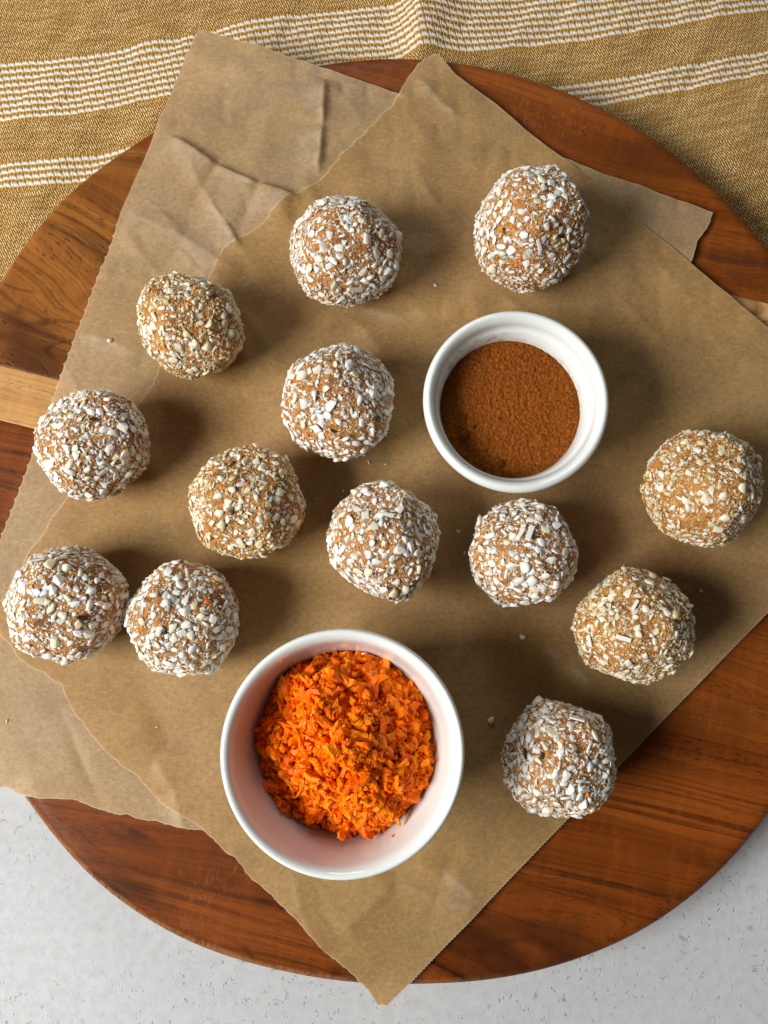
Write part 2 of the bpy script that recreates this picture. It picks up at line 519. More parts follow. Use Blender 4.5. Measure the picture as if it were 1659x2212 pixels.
for k in range(6):
    d1, d0 = min(seams[k], 0.99 * RB), max(seams[k + 1], -0.99 * RB)
    gap = 0.00003
    t1 = math.asin(min(1, d1 / RB)) if seams[k] < 0.9 else math.pi / 2
    t0 = math.asin(max(-1, d0 / RB)) if seams[k + 1] > -0.9 else -math.pi / 2
    nv = max(10, int(abs(t1 - t0) / 0.03))
    nu = 150
    dd = RB * np.sin(np.linspace(t0, t1, nv))
    ex = ([dd[0] + e for e in (0.0003, 0.0007, 0.0016)] if seams[k + 1] > -0.9 else []) + ([dd[-1] - e for e in (0.0003, 0.0007, 0.0016)] if seams[k] < 0.9 else [])
    dd = np.sort(np.r_[dd, ex]); nv = len(dd)
    dd[0] += gap; dd[-1] -= gap
    dd = np.clip(dd, -RB * 0.9999, RB * 0.9999)
    s = np.sin(np.linspace(-np.pi / 2, np.pi / 2, nu))
    ch = np.sqrt(RB * RB - dd ** 2)
    P = dd[:, None, None] * gn + (ch[:, None] * s[None])[..., None] * gd
    x, y = P[..., 0], P[..., 1]
    rn = np.hypot(x, y) / RB                      # 0..1 towards the rim
    sc_ = board_r(x, y) / RB
    x, y = x * sc_, y * sc_
    dep = np.clip((1 - rn) * RB, 0, 1)            # metres in from the rim
    rw = 0.0060
    q = np.clip(1 - dep / rw, 0, 1)
    z = Z_TOP - (Z_TOP - Z_EDGE) * (1 - np.sqrt(np.clip(1 - q ** 2.2, 0, 1)))
    z = z + 0.00018 * vnoise(np.stack([x * 40, y * 40], -1), 3)
    dn0, dn1 = np.abs(dd - dd[0])[:, None], np.abs(dd - dd[-1])[:, None]
    groove = np.zeros_like(x)
    if seams[k] < 0.9:
        groove = groove + (dn1 < 1e-9) * 0.00014 + (dn1 < 0.0004) * 0.00006
    if seams[k + 1] > -0.9:
        groove = groove + (dn0 < 1e-9) * 0.00014 + (dn0 < 0.0004) * 0.00006
    z = z - groove
    top = np.stack([x, y, z], -1).reshape(-1, 3)
    n = nv * nu
    idx = np.arange(n).reshape(nv, nu)
    fs = [tuple(f) for f in np.stack([idx[:-1, :-1], idx[:-1, 1:], idx[1:, 1:], idx[1:, :-1]], -1).reshape(-1, 4)]
    loop = list(idx[0, :]) + list(idx[1:, -1]) + list(idx[-1, -2::-1]) + list(idx[-2:0, 0])
    vs = [tuple(v) for v in top]
    prev = loop
    c0 = np.array([0.0, 0.0])
    for zz, sh in ((0.0135, 0.0006), (0.0070, 0.0), (BOT + 0.003, -0.0012), (BOT, -0.0040)):
        cur = []
        for i in loop:
            p = top[i]
            r_ = math.hypot(p[0], p[1])
            on = r_ > board_r(p[0], p[1]) * 0.9995
            f_ = (1 + sh / r_) if on else 1.0
            vs.append((p[0] * f_, p[1] * f_, zz)); cur.append(len(vs) - 1)
        for i in range(len(loop)):
            j = (i + 1) % len(loop)
            fs.append((prev[i], cur[i], cur[j], prev[j]))
        prev = cur
    fs.append(tuple(reversed(prev)))
    me = mesh('plank', vs, fs)
    at_ = me.attributes.new('rim', 'FLOAT', 'POINT')
    at_.data.foreach_set('value', np.r_[q.ravel(), np.ones(len(vs) - n)].astype(np.float32))
    for pg in me.polygons[(nv - 1) * (nu - 1):]:
        pg.use_smooth = True
    me.set_sharp_from_angle(angle=R(50))
    pk = link('plank', me, pl_mats[k], board)
    if k == 2:
        pk['label'] = 'pale sapwood plank'


# ------------------------------------------------------------------ baking paper
def jag(pts, step, amp, seed, z=Z_TOP, mode='torn', depth=0.0, pitch=0.004):
    """world polyline through pixel points, roughened like a tear or cut like a serrated blade"""
    p = at(np.array(pts, float)[:, 0], np.array(pts, float)[:, 1], z)[:, :2]
    seg = np.hypot(*np.diff(p, axis=0).T)
    L = np.r_[0, np.cumsum(seg)]
    n = max(2, int(L[-1] / step))
    s = np.linspace(0, L[-1], n)
    q = np.stack([np.interp(s, L, p[:, 0]), np.interp(s, L, p[:, 1])], -1)
    tg = np.gradient(q, axis=0)
    tg /= np.hypot(*tg.T)[:, None]
    nm = np.stack([tg[:, 1], -tg[:, 0]], -1)
    if mode == 'torn':
        off = amp * (fbm(np.stack([s * 260, s * 0 + seed], -1), 4, seed, 0.62)) + amp * 1.4 * vnoise(np.stack([s * 70, s * 0], -1), seed + 9)
    elif mode == 'scallop':
        ph = (s / pitch) % 1.0
        off = depth * (np.sqrt(np.clip(1 - (2 * ph - 1) ** 2, 0, 1)) ** 0.7 - 0.5)
        off = off + amp * vnoise(np.stack([s * 120, s * 0], -1), seed)
    elif mode == 'zig':
        ph = (s / pitch) % 1.0
        off = depth * (1 - 2 * np.abs(2 * ph - 1)) + amp * vnoise(np.stack([s * 30, s * 0], -1), seed)
    else:
        off = amp * vnoise(np.stack([s * 40, s * 0], -1), seed)
    w_ = np.clip(np.minimum(s, L[-1] - s) / 0.002, 0, 1)
    return q + nm * (off * w_)[:, None]


def paper_mesh(name, loops, hfun, step, fray, worn_litf):
    poly = np.vstack([l[:-1] for l in loops])
    fr = np.concatenate([np.full(len(l) - 1, v) for l, v in zip(loops, fray)])
    tg = np.roll(poly, -1, 0) - np.roll(poly, 1, 0)
    tg = tg / np.hypot(*tg.T)[:, None]
    area = 0.5 * np.sum(poly[:, 0] * np.roll(poly[:, 1], -1) - np.roll(poly[:, 0], -1) * poly[:, 1])
    nin = np.stack([-tg[:, 1], tg[:, 0]], -1) * np.sign(area)
    ring = poly + nin * (0.00035 + (0.00045 * fr) * np.abs(vnoise(poly * 900, 5)))[:, None]
    lo, hi = poly.min(0), poly.max(0)
    gx, gy = np.meshgrid(np.arange(lo[0], hi[0], step), np.arange(lo[1], hi[1], step))
    gp = np.stack([gx.ravel(), gy.ravel()], -1)
    gp += (vnoise(gp * 3000, 3)[:, None] * np.array([1, .7])) * step * 0.2
    # keep the inner points only (even-odd test)
    x, y = gp[:, 0], gp[:, 1]
    inside = np.zeros(len(gp), bool)
    for (ax, ay), (bx, by) in zip(poly, np.roll(poly, -1, 0)):
        c = ((ay > y) != (by > y))
        if ay != by:
            inside ^= c & (x < (bx - ax) * (y - ay) / (by - ay) + ax)
    gp = gp[inside]
    near = np.full(len(gp), 9.0)
    for i in range(0, len(poly), 1):
        near = np.minimum(near, np.abs(gp[:, 0] - poly[i, 0]) + np.abs(gp[:, 1] - poly[i, 1]))
    gp = gp[near > step * 0.75]
    n = len(poly)
    gp = np.vstack([ring, gp])
    co = [Vector(p) for p in np.vstack([poly, gp])]
    vo, _, fo, *_ = delaunay_2d_cdt(co, [], [list(range(n))], 1, 1e-7)
    vo = np.array([tuple(v) for v in vo])
    fo = np.array([f for f in fo if len(f) == 3])
    z = hfun(vo[:, 0], vo[:, 1])
    a, b, c = (vo[fo[:, i]] for i in range(3))
    cr = (b[:, 0] - a[:, 0]) * (c[:, 1] - a[:, 1]) - (b[:, 1] - a[:, 1]) * (c[:, 0] - a[:, 0])
    fo[cr < 0] = fo[cr < 0][:, ::-1]
    fo = fo[np.abs(cr) > 1e-13]
    me = mesh(name, np.column_stack([vo, z]), fo)
    val = np.zeros(len(vo), np.float32)
    dist = np.full(len(vo), 9.0)
    for p_, v_ in zip(poly, fr):
        d_ = np.hypot(vo[:, 0] - p_[0], vo[:, 1] - p_[1])
        hit = d_ < np.minimum(dist, 0.00003)
        val[hit] = v_
    at_ = me.attributes.new('fray', 'FLOAT', 'POINT')
    at_.data.foreach_set('value', val)
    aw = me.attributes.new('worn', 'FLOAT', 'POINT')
    aw.data.foreach_set('value', np.asarray(worn_litf(vo[:, 0], vo[:, 1]), np.float32) * np.ones(len(vo), np.float32))
    return me


def crease(X, Y, pts, rise, fall, h, end=0.004):
    z = 0
    for (a, b) in zip(pts[:-1], pts[1:]):
        z = np.maximum(z, ridge(X, Y, A2(*a, Z_TOP), A2(*b, Z_TOP), rise, fall, h * 1.25, end, 0.95))
    return z


def droop(x, y):
    """sheet hanging a little where it passes the board's rim"""
    o = np.clip(np.hypot(x, y) - board_r(x, y) * 0.985, 0, 1)
    return -0.12 * o ** 2 / (0.02 + o)


def hA(x, y):
    z = Z_TOP + 0.0007
    P = np.stack([x, y], -1)
    z = z + 0.00035 * (1 + fbm(P * 30, 3, 21)) + 0.0004 * (1 + vnoise(P * 14, 4))
    c = crease(x, y, [(640, 434), (560, 408), (470, 366), (382, 308)], 0.0120, 0.0014, 0.0024)
    c = np.maximum(c, crease(x, y, [(690, 372), (698, 280), (703, 190)], 0.0080, 0.0012, 0.0021))
    c = np.maximum(c, crease(x, y, [(690, 372), (662, 330), (640, 290)], 0.002, 0.004, 0.0008))
    c = np.maximum(c, crease(x, y, [(522, 545), (486, 480), (452, 440)], 0.0065, 0.0013, 0.0013))
    c = np.maximum(c, crease(x, y, [(520, 600), (400, 520), (290, 470)], 0.010, 0.0050, 0.0011))
    c = np.maximum(c, crease(x, y, [(440, 600), (390, 540)], 0.006, 0.003, 0.0009))
    c = np.maximum(c, crease(x, y, [(300, 770), (240, 742), (185, 728)], 0.005, 0.004, 0.0008))
    c = np.maximum(c, crease(x, y, [(330, 620), (250, 600), (215, 590)], 0.005, 0.004, 0.0006))
    c = np.maximum(c, crease(x, y, [(180, 860), (150, 800)], 0.005, 0.004, 0.0006))
    c = np.maximum(c, crease(x, y, [(330, 1560), (180, 1640), (60, 1700)], 0.012, 0.010, 0.0012))
    c = np.maximum(c, crease(x, y, [(400, 1790), (380, 1700), (340, 1640)], 0.004, 0.008, 0.0012))
    c = np.maximum(c, crease(x, y, [(1500, 470), (1420, 440), (1330, 410)], 0.006, 0.004, 0.0005))
    # faceted crumple
    f = np.abs(vnoise(np.stack([(x * .8 + y * .6) * 60, (y * .8 - x * .6) * 38], -1), 31))
    z = z + c + 0.0012 * (1 - f) * np.clip((np.asarray(y) + 0.0) / 0.06, 0.2, 1)
    ridge_b = 0.00055 * np.abs(vnoise(P * 110, 41))
    return z + ridge_b * np.clip(y / 0.08, 0.1, 1) + droop(x, y)


def hB(x, y):
    P = np.stack([x, y], -1)
    z = 0.00045 + 0.00025 * (1 + fbm(P * 22, 3, 51))
    c = crease(x, y, [(985, 262), (935, 215), (902, 180)], 0.0022, 0.003, 0.0010)
    c = np.maximum(c, crease(x, y, [(860, 690), (780, 672), (700, 640)], 0.004, 0.006, 0.0006))
    c = np.maximum(c, crease(x, y, [(1030, 1935), (960, 1880), (900, 1860)], 0.004, 0.006, 0.0010))
    c = np.maximum(c, crease(x, y, [(855, 1900), (940, 1940), (1030, 1962)], 0.004, 0.006, 0.0009))
    c = np.maximum(c, crease(x, y, [(1275, 1480), (1225, 1430), (1175, 1395)], 0.003, 0.005, 0.0007))
    c = np.maximum(c, crease(x, y, [(700, 2050), (660, 1980), (640, 1890)], 0.010, 0.006, 0.0010))
    c = np.maximum(c, crease(x, y, [(1150, 1560), (1165, 1450)], 0.006, 0.005, 0.0005))
    c = np.maximum(c, crease(x, y, [(740, 2010), (850, 1900)], 0.012, 0.005, 0.0012))
    hum = crease(x, y, [(620, 1200), (640, 1350), (500, 1560)], 0.03, 0.03, 0.0010, 0.03)
    return hA(x, y) + z + c + hum


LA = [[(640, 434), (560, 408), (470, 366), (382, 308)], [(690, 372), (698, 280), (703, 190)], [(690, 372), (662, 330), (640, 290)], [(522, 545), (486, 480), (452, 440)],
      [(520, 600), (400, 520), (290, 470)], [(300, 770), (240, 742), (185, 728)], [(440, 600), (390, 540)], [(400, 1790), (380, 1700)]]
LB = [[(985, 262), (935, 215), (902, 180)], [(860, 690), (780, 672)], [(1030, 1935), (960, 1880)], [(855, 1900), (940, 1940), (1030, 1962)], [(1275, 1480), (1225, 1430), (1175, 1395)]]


def worn_litA(x, y):
    """paper fibres whitened along the sharp creases, with brightness painted on their light-facing side"""
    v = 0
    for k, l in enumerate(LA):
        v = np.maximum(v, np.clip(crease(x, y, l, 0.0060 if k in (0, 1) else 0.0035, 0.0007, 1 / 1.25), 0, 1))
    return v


def worn_litB(x, y):  # crease whitening, with the lit side's brightness painted in too
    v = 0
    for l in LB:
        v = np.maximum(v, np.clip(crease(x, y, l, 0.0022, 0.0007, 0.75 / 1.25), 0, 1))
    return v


def mat_paper(name, ca, cb, seed):
    t = NT(name)
    co = t.coords(loc=(seed, seed * 2, 0))
    f1 = t.noise(co, 650, 5, 0.72)
    f2 = t.noise(t.coords((1, 2.4, 1), 0.7, (seed, 0, 0)), 480, 3, 0.6, 0.8)
    f3 = t.noise(co, 35, 4, 0.55)
    f4 = t.noise(t.coords(loc=(seed * 3, 1, 0)), 17, 4, 0.6)
    f5 = t.noise(t.coords(loc=(1, seed * 5, 0)), 60, 4, 0.6)
    col = t.mix(t.step(f3, 0.3, 0.7), ca, cb)
    col = t.mix(t.math('MULTIPLY', t.step(f4, 0.42, 0.66), 0.45), col, (ca[0] * 1.04, ca[1] * 1.02, ca[2] * 0.72))
    col = t.mix(t.math('MULTIPLY', t.step(f5, 0.48, 0.66), 0.42), col, (ca[0] * 0.68, ca[1] * 0.69, ca[2] * 0.74))
    col = t.mix(t.math('MULTIPLY', t.step(f1, 0.42, 0.66), 0.50), col, tuple(x * 0.66 for x in ca))
    col = t.mix(t.math('MULTIPLY', t.step(f2, 0.50, 0.70), 0.40), col, tuple(min(1, x * 1.3) for x in cb))
    at_ = t.n('Attribute'); at_.attribute_name = 'fray'
    col = t.mix(at_.outputs['Fac'], col, (0.86, 0.74, 0.58))
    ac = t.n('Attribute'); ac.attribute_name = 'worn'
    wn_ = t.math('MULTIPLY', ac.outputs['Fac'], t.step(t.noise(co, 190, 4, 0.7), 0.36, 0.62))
    col = t.mix(t.math('MULTIPLY', wn_, 0.75), col, (0.80, 0.66, 0.50))  # whitened crease fibres plus painted light on the side facing the window
    nb = t.bump(t.math('ADD', t.math('MULTIPLY', f1, 0.6), t.math('MULTIPLY', f3, 1.2)), 0.35, 0.0004)
    t.fin(col, 0.48, nb, Specular_IOR_Level=0.3)
    tr = t.n('BsdfTranslucent'); t.set(tr.inputs[0], col); t.set(tr.inputs[1], nb)
    tp = t.n('BsdfTransparent'); tp.inputs[0].default_value = (0.95, 0.88, 0.76, 1)
    m1 = t.n('MixShader'); m1.inputs[0].default_value = 0.46
    t.t.links.new(t.b.outputs[0], m1.inputs[1]); t.t.links.new(tr.outputs[0], m1.inputs[2])
    m2 = t.n('MixShader'); m2.inputs[0].default_value = 0.03
    t.t.links.new(m1.outputs[0], m2.inputs[1]); t.t.links.new(tp.outputs[0], m2.inputs[2])
    t.t.links.new(m2.outputs[0], t.out.inputs[0])
    return t.m


# lower sheet
lA = [jag([(430, 62), (800, 188), (1175, 333), (1300, 382), (1535, 465)], 0.0016, 0.0003, 1, mode='cut'),
      jag([(1535, 465), (1522, 500), (1505, 520), (1485, 580), (1440, 700), (1200, 1330), (960, 1958)], 0.0007, 0.0009, 2),
      jag([(960, 1958), (700, 1875), (450, 1803), (330, 1770), (240, 1752), (130, 1722), (50, 1710), (-180, 1672)], 0.0007, 0.0010, 3),
      jag([(-180, 1672), (-60, 1335), (0, 1168), (60, 1010), (262, 480)], 0.0003, 0.0001, 4, mode='scallop', depth=0.0011, pitch=0.0043),
      jag([(262, 480), (330, 310), (430, 62)], 0.0012, 0.0002, 5, mode='cut')]
sheetA = link('baking_paper', paper_mesh('baking_paper', lA, hA, 0.0008, (0.45, 0.9, 0.9, 0.9, 0.5), worn_litA), mat_paper('baking_paper_lower', (0.65, 0.448, 0.240), (0.73, 0.52, 0.300), 2))
tag(sheetA, 'crumpled brown baking paper sheet with scalloped left edge, lying underneath the other sheet', 'baking paper')
# upper sheet
lB = [jag([(945, 125), (980, 170), (1080, 245), (1210, 350), (1430, 531), (1659, 723), (1974, 988)], 0.0016, 0.0003, 11, mode='cut'),
      jag([(1974, 988), (1659, 1315), (1230, 1760), (890, 2112), (836, 2166)], 0.0003, 0.0002, 12, mode='zig', depth=0.00022, pitch=0.0012),
      jag([(836, 2166), (780, 2118), (700, 2050), (640, 1975), (600, 1938), (520, 1865), (450, 1800), (350, 1722), (260, 1645), (200, 1590), (165, 1545), (130, 1482), (60, 1430), (0, 1375), (-20, 1340)], 0.0007, 0.0010, 13),
      jag([(-20, 1340), (60, 1195), (140, 1078), (230, 975), (305, 870), (345, 805), (420, 660), (468, 575), (495, 540), (560, 500), (640, 432), (690, 395), (740, 340), (860, 215), (905, 150), (945, 125)], 0.0007, 0.0009, 14)]
sheetB = link('baking_paper', paper_mesh('baking_paper', lB, hB, 0.00105, (0.4, 0.75, 0.8, 0.9), worn_litB), mat_paper('baking_paper_upper', (0.59, 0.372, 0.160), (0.68, 0.450, 0.210), 5))
tag(sheetB, 'flat brown baking paper with torn left edges, directly under the bowls and most balls', 'baking paper')


def rest(x, y):
    return float(hB(np.array([x]), np.array([y]))[0])


# ------------------------------------------------------------------ bowls
def mat_china(name, dust=False):
    t = NT(name)
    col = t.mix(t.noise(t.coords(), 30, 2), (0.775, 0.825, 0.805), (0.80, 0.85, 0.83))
    if dust:
        co = t.n('TexCoord').outputs['Object']
        sp = t.n('SeparateXYZ'); t.set(sp.inputs[0], co)
        ang = t.math('ARCTAN2', sp.outputs[1], sp.outputs[0])
        am = t.step(t.math('ABSOLUTE', t.math('SUBTRACT', ang, R(128))), 0.25, 0.75, 1, 0)
        hm = t.math('MULTIPLY', t.step(sp.outputs[2], 0.0215, 0.0285, 1, 0), t.step(sp.outputs[2], 0.006, 0.008))
        rad_ = t.math('SQRT', t.math('ADD', t.math('POWER', sp.outputs[0], 2.0), t.math('POWER', sp.outputs[1], 2.0)))
        inn = t.step(rad_, 0.0262, 0.0266, 1, 0)
        nz = t.step(t.noise(co, 420, 4, 0.75), 0.50, 0.66)
        col = t.mix(t.math('MULTIPLY', t.math('MULTIPLY', am, hm), t.math('MULTIPLY', nz, inn)), col, (0.36, 0.13, 0.03))
        # a thin ring of powder clinging just above the fill
        hm2 = t.math('MULTIPLY', t.step(sp.outputs[2], 0.0205, 0.0228, 1, 0), inn)
        col = t.mix(t.math('MULTIPLY', t.math('MULTIPLY', hm2, 0.4), t.step(t.noise(co, 260, 3, 0.6), 0.40, 0.70)), col, (0.42, 0.17, 0.05))
    return t.fin(col, 0.055, t.bump(t.noise(t.coords(), 45, 2), 0.08, 0.0006), Specular_IOR_Level=0.5, Coat_Weight=0.25, Coat_Roughness=0.06)


# small ramekin of cinnamon
RZ = 0.032
pc = at(1117, 862, Z_TOP + 0.0015 + RZ)
rz0 = rest(pc[0], pc[1])
pc = at(1117, 862, rz0 + RZ)
Ro = 203 * dist_z(1117, 862, rz0 + RZ) / F
prof = [(0.0, 0.0012), (Ro * 0.66, 0.0012), (Ro * 0.70, 0.0), (Ro * 0.755, 0.0), (Ro * 0.80, 0.0022), (Ro * 0.84, 0.008), (Ro * 0.885, 0.018), (Ro * 0.925, 0.0248),
        (Ro * 0.975, 0.0272), (Ro * 0.998, 0.0292), (Ro * 0.985, 0.0312), (Ro * 0.945, 0.0320), (Ro * 0.905, 0.0313), (Ro * 0.875, 0.0296), (Ro * 0.862, 0.0275),
        (Ro * 0.845, 0.0262), (Ro * 0.815, 0.0245), (Ro * 0.785, 0.0200), (Ro * 0.77, 0.0120), (Ro * 0.72, 0.0052), (Ro * 0.60, 0.0036), (0.0, 0.0034)]
v, f = lathe(smooth_profile(prof, 5), 160)
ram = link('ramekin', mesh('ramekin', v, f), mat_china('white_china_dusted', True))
ram.location = (pc[0], pc[1], rz0)
tag(ram, 'small white ceramic ramekin holding brown cinnamon powder', 'ramekin')

# cinnamon
rc = Ro * 0.788
hs = 0.00022
gx = np.arange(-rc - hs, rc + hs, hs)
X, Y = np.meshgrid(gx, gx)
P = np.stack([X, Y], -1)
rr_ = np.hypot(X, Y)
cl = fbm(P * 520, 3, 61, 0.6)
cn = 0.0006 * fbm(P * 60, 3, 62) + 0.00013 * cl + 0.00034 * fbm(P * 1400, 2, 64) + 0.0004 * np.clip(cl - 0.25, 0, 1)
cn = cn + 0.0010 * (1 - (rr_ / rc) ** 2) - 0.0006 * np.clip((rr_ / rc - 0.9) / 0.1, 0, 1)
cn = cn + X * -0.010 + Y * 0.012
idx = np.arange(X.size).reshape(X.shape)
fc = grid_faces(idx)
ok = (rr_.ravel()[fc] <= rc * 1.004).all(1)
fc = fc[ok]
used, inv = np.unique(fc, return_inverse=True)
vv = np.stack([X.ravel(), Y.ravel(), cn.ravel()], -1)[used]
t = NT('cinnamon_powder')
nz = t.noise(t.coords(), 1000, 4, 0.7)
cc = t.mix(t.step(nz, 0.35, 0.7), (0.18, 0.044, 0.006), (0.36, 0.115, 0.018))
cc = t.mix(t.math('MULTIPLY', t.step(t.noise(t.coords(), 90, 3), 0.35, 0.7), 0.35), cc, (0.22, 0.058, 0.007))
m_cin = t.fin(cc, 0.95, t.bump(nz, 0.9, 0.0006), Specular_IOR_Level=0.05)
CZ = rz0 + 0.0196
cin = thing('cinnamon_powder', 'brown ground cinnamon filling the small white ramekin', 'spice', (pc[0], pc[1], CZ))
link('powder_bed', mesh('powder_bed', vv, inv.reshape(-1, 4)), m_cin, cin)


def hull(n, sx, sy, sz, rnd):
    bm = bmesh.new()
    for _ in range(n):
        p = rnd.normal(size=3)
        p = p / np.linalg.norm(p) * (0.75 + 0.25 * rnd.random())
        bm.verts.new((p[0] * sx, p[1] * sy, p[2] * sz))
    r = bmesh.ops.convex_hull(bm, input=bm.verts)
    bmesh.ops.delete(bm, geom=[g_ for g_ in r['geom_interior'] if isinstance(g_, bmesh.types.BMVert)], context='VERTS')
    bmesh.ops.triangulate(bm, faces=bm.faces)
    bmesh.ops.recalc_face_normals(bm, faces=bm.faces)
    bm.verts.ensure_lookup_table()
    vs = np.array([v_.co[:] for v_ in bm.verts]); fs = np.array([[v_.index for v_ in f_.verts] for f_ in bm.faces])
    bm.free()
    return vs, fs


lump = mesh('cinnamon_lump', *hull(40, 1, 0.9, 0.7, np.random.default_rng(4)))
lump.materials.append(m_cin)
for (lx, ly, ls) in ((1000, 940, 0.0020), (1002, 900, 0.0009), (1021, 922, 0.0009), (1082, 1002, 0.0014), (1078, 905, 0.0008), (1012, 965, 0.0008)):
    p = at(lx, ly, CZ + 0.0008)
    o = link('cinnamon_lump', lump, None, cin)
    o.location = (p[0] - pc[0], p[1] - pc[1], 0.0011 + (p[0] - pc[0]) * -0.010 + (p[1] - pc[1]) * 0.012)
    o.scale = (ls, ls, ls)
    o.rotation_euler = (0, 0, lx)

# larger bowl of carrot
BZ = 0.046
pb_ = at(740, 1626, Z_TOP + 0.0015 + BZ)
bz0 = rest(pb_[0], pb_[1])
pb_ = at(740, 1626, bz0 + BZ)
Rb = 266 * dist_z(740, 1626, bz0 + BZ) / F
prof = [(0.0, 0.0016), (Rb * 0.50, 0.0016), (Rb * 0.54, 0.0), (Rb * 0.59, 0.0), (Rb * 0.63, 0.0025), (Rb * 0.74, 0.010), (Rb * 0.86, 0.022), (Rb * 0.955, 0.036),
        (Rb * 0.993, 0.0425), (Rb * 0.998, 0.0445), (Rb * 0.985, 0.0457), (Rb * 0.962, 0.0460), (Rb * 0.930, 0.0453), (Rb * 0.900, 0.0435), (Rb * 0.875, 0.0400), (Rb * 0.835, 0.0330),
        (Rb * 0.76, 0.0230), (Rb * 0.62, 0.0120), (Rb * 0.45, 0.0060), (0.0, 0.0045)]
v, f = lathe(smooth_profile(prof, 5), 160)
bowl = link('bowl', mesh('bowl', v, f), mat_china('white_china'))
bowl.location = (pb_[0], pb_[1], bz0)
tag(bowl, 'larger white ceramic bowl filled with grated orange carrot', 'bowl')


# ------------------------------------------------------------------ grated carrot
def mat_carrot(name, use_attr):
    t = NT(name)
    if use_attr:
        at_ = t.n('Attribute'); at_.attribute_name = 'tint'
        rd = at_.outputs['Fac']
    else:
        rd = t.n('ObjectInfo').outputs['Random']
    c = t.mix(rd, (0.88, 0.130, 0.001), (0.98, 0.275, 0.003))
    nz = t.noise(t.coords((1, 1, 1)), 900 if use_attr else 2.2, 3, 0.6)
    c = t.mix(t.math('MULTIPLY', t.step(nz, 0.45, 0.75), 0.5), c, (0.98, 0.30, 0.010))
    return t.fin(c, 0.38, t.bump(nz, 0.2, 0.0003 if use_attr else 0.1), Subsurface_Weight=0.4, Subsurface_Radius=(0.0009, 0.0003, 0.0001) if use_attr else (1, 0.35, 0.1),
                 Subsurface_Scale=1.0 if use_attr else 0.0008, Specular_IOR_Level=0.18)


m_car, m_cars = mat_carrot('carrot_flesh', False), mat_carrot('carrot_flesh_fine', True)


def shred(rnd):
    """a torn, slightly curled carrot flake with jagged ends, unit size"""
    n = 11
    a = np.sort(rnd.random(n) * 0.4 + np.arange(n)) / n * 2 * np.pi
    rad_ = 0.62 + 0.42 * rnd.random(n)
    as_ = 0.38 + 0.42 * rnd.random()
    px, py = np.cos(a) * rad_, np.sin(a) * rad_ * as_
    cur = rnd.normal(0, 0.35); tw = rnd.normal(0, 0.35)
    zz = cur * px ** 2 + tw * px * py + rnd.normal(0, 0.12, n)
    th = 0.13 + 0.12 * rnd.random()
    vs = [(0, 0, th * 1.3)] + [(x * .9, y * .9, z + th) for x, y, z in zip(px, py, zz)] + [(x, y, z - th) for x, y, z in zip(px, py, zz)] + [(0, 0, -th)]
    fs = []
    for i in range(n):
        j = (i + 1) % n
        fs += [(0, 1 + i, 1 + j), (1 + i, 1 + n + i, 1 + n + j), (1 + i, 1 + n + j, 1 + j), (2 * n + 1, 1 + n + j, 1 + n + i)]
    return np.array(vs), np.array(fs)


r5 = np.random.default_rng(21)
sh_geo = [shred(r5) for _ in range(18)]
sh_me = []
for vs, fs in sh_geo:
    me = mesh('carrot_shred', vs, fs, smooth=False)
    me.materials.append(m_car)
    sh_me.append(me)


def scatter_mesh(name, geos, mats, attr=None):
    """join many transformed copies of small shapes into one mesh"""
    V_, F_, T_ = [], [], []
    off = 0
    for gi, M in mats:
        vs, fs = geos[gi]
        M = np.array(M)
        V_.append(vs @ M[:3, :3].T + M[:3, 3])
        F_.append(fs + off)
        off += len(vs)
        T_.append(len(vs))
    me = mesh(name, np.vstack(V_), np.vstack(F_), smooth=False)
    if attr is not None:
        at_ = me.attributes.new('tint', 'FLOAT', 'POINT')
        at_.data.foreach_set('value', np.repeat(np.asarray(attr, np.float32), T_))
    return me


Rc = Rb * 0.80
HZ = 0.0268


def mound(x, y):
    q = np.hypot(x, y) / Rc
    m = 0.0165 * np.exp(-((x - 0.001) ** 2 + (y + 0.002) ** 2) / (2 * 0.0115 ** 2)) + 0.0085 * np.exp(-((x + 0.006) ** 2 + (y - 0.016) ** 2) / (2 * 0.008 ** 2)) \
        + 0.0065 * np.exp(-((x - 0.010) ** 2 + (y + 0.017) ** 2) / (2 * 0.007 ** 2)) + 0.0026 * vnoise(np.stack([x * 200, y * 200], -1), 71) + 0.0030 * vnoise(np.stack([x * 95, y * 95], -1), 73)
    return m - 0.0020 * np.clip((q - 0.8) / 0.2, 0, 1)


car = thing('grated_carrot', 'bright orange grated carrot heaped in the larger white bowl', 'grated carrot', (pb_[0], pb_[1], bz0 + HZ))
ga, gr = np.meshgrid(np.linspace(0, 2 * np.pi, 72, endpoint=False), np.linspace(0.02, 1, 30))
X, Y = gr * Rc * np.cos(ga), gr * Rc * np.sin(ga)
Zm = mound(X, Y) - 0.0022
idx = np.arange(X.size).reshape(X.shape)
fs = np.stack([idx[:-1], np.roll(idx[:-1], -1, 1), np.roll(idx[1:], -1, 1), idx[1:]], -1).reshape(-1, 4)
core = mesh('carrot_heap', np.stack([X, Y, Zm], -1).reshape(-1, 3), [tuple(f_) for f_ in fs] + [tuple(idx[0][::-1])])
link('carrot_heap', core, m_cars, car)


def shred_M(x, y, z, s, tilt):
    e = Euler((r5.normal(0, tilt), r5.normal(0, tilt), r5.random() * 6.283))
    return Matrix.Translation((x, y, z)) @ e.to_matrix().to_4x4() @ Matrix.Diagonal((s, s * (0.75 + 0.4 * r5.random()), s * 0.85, 1))


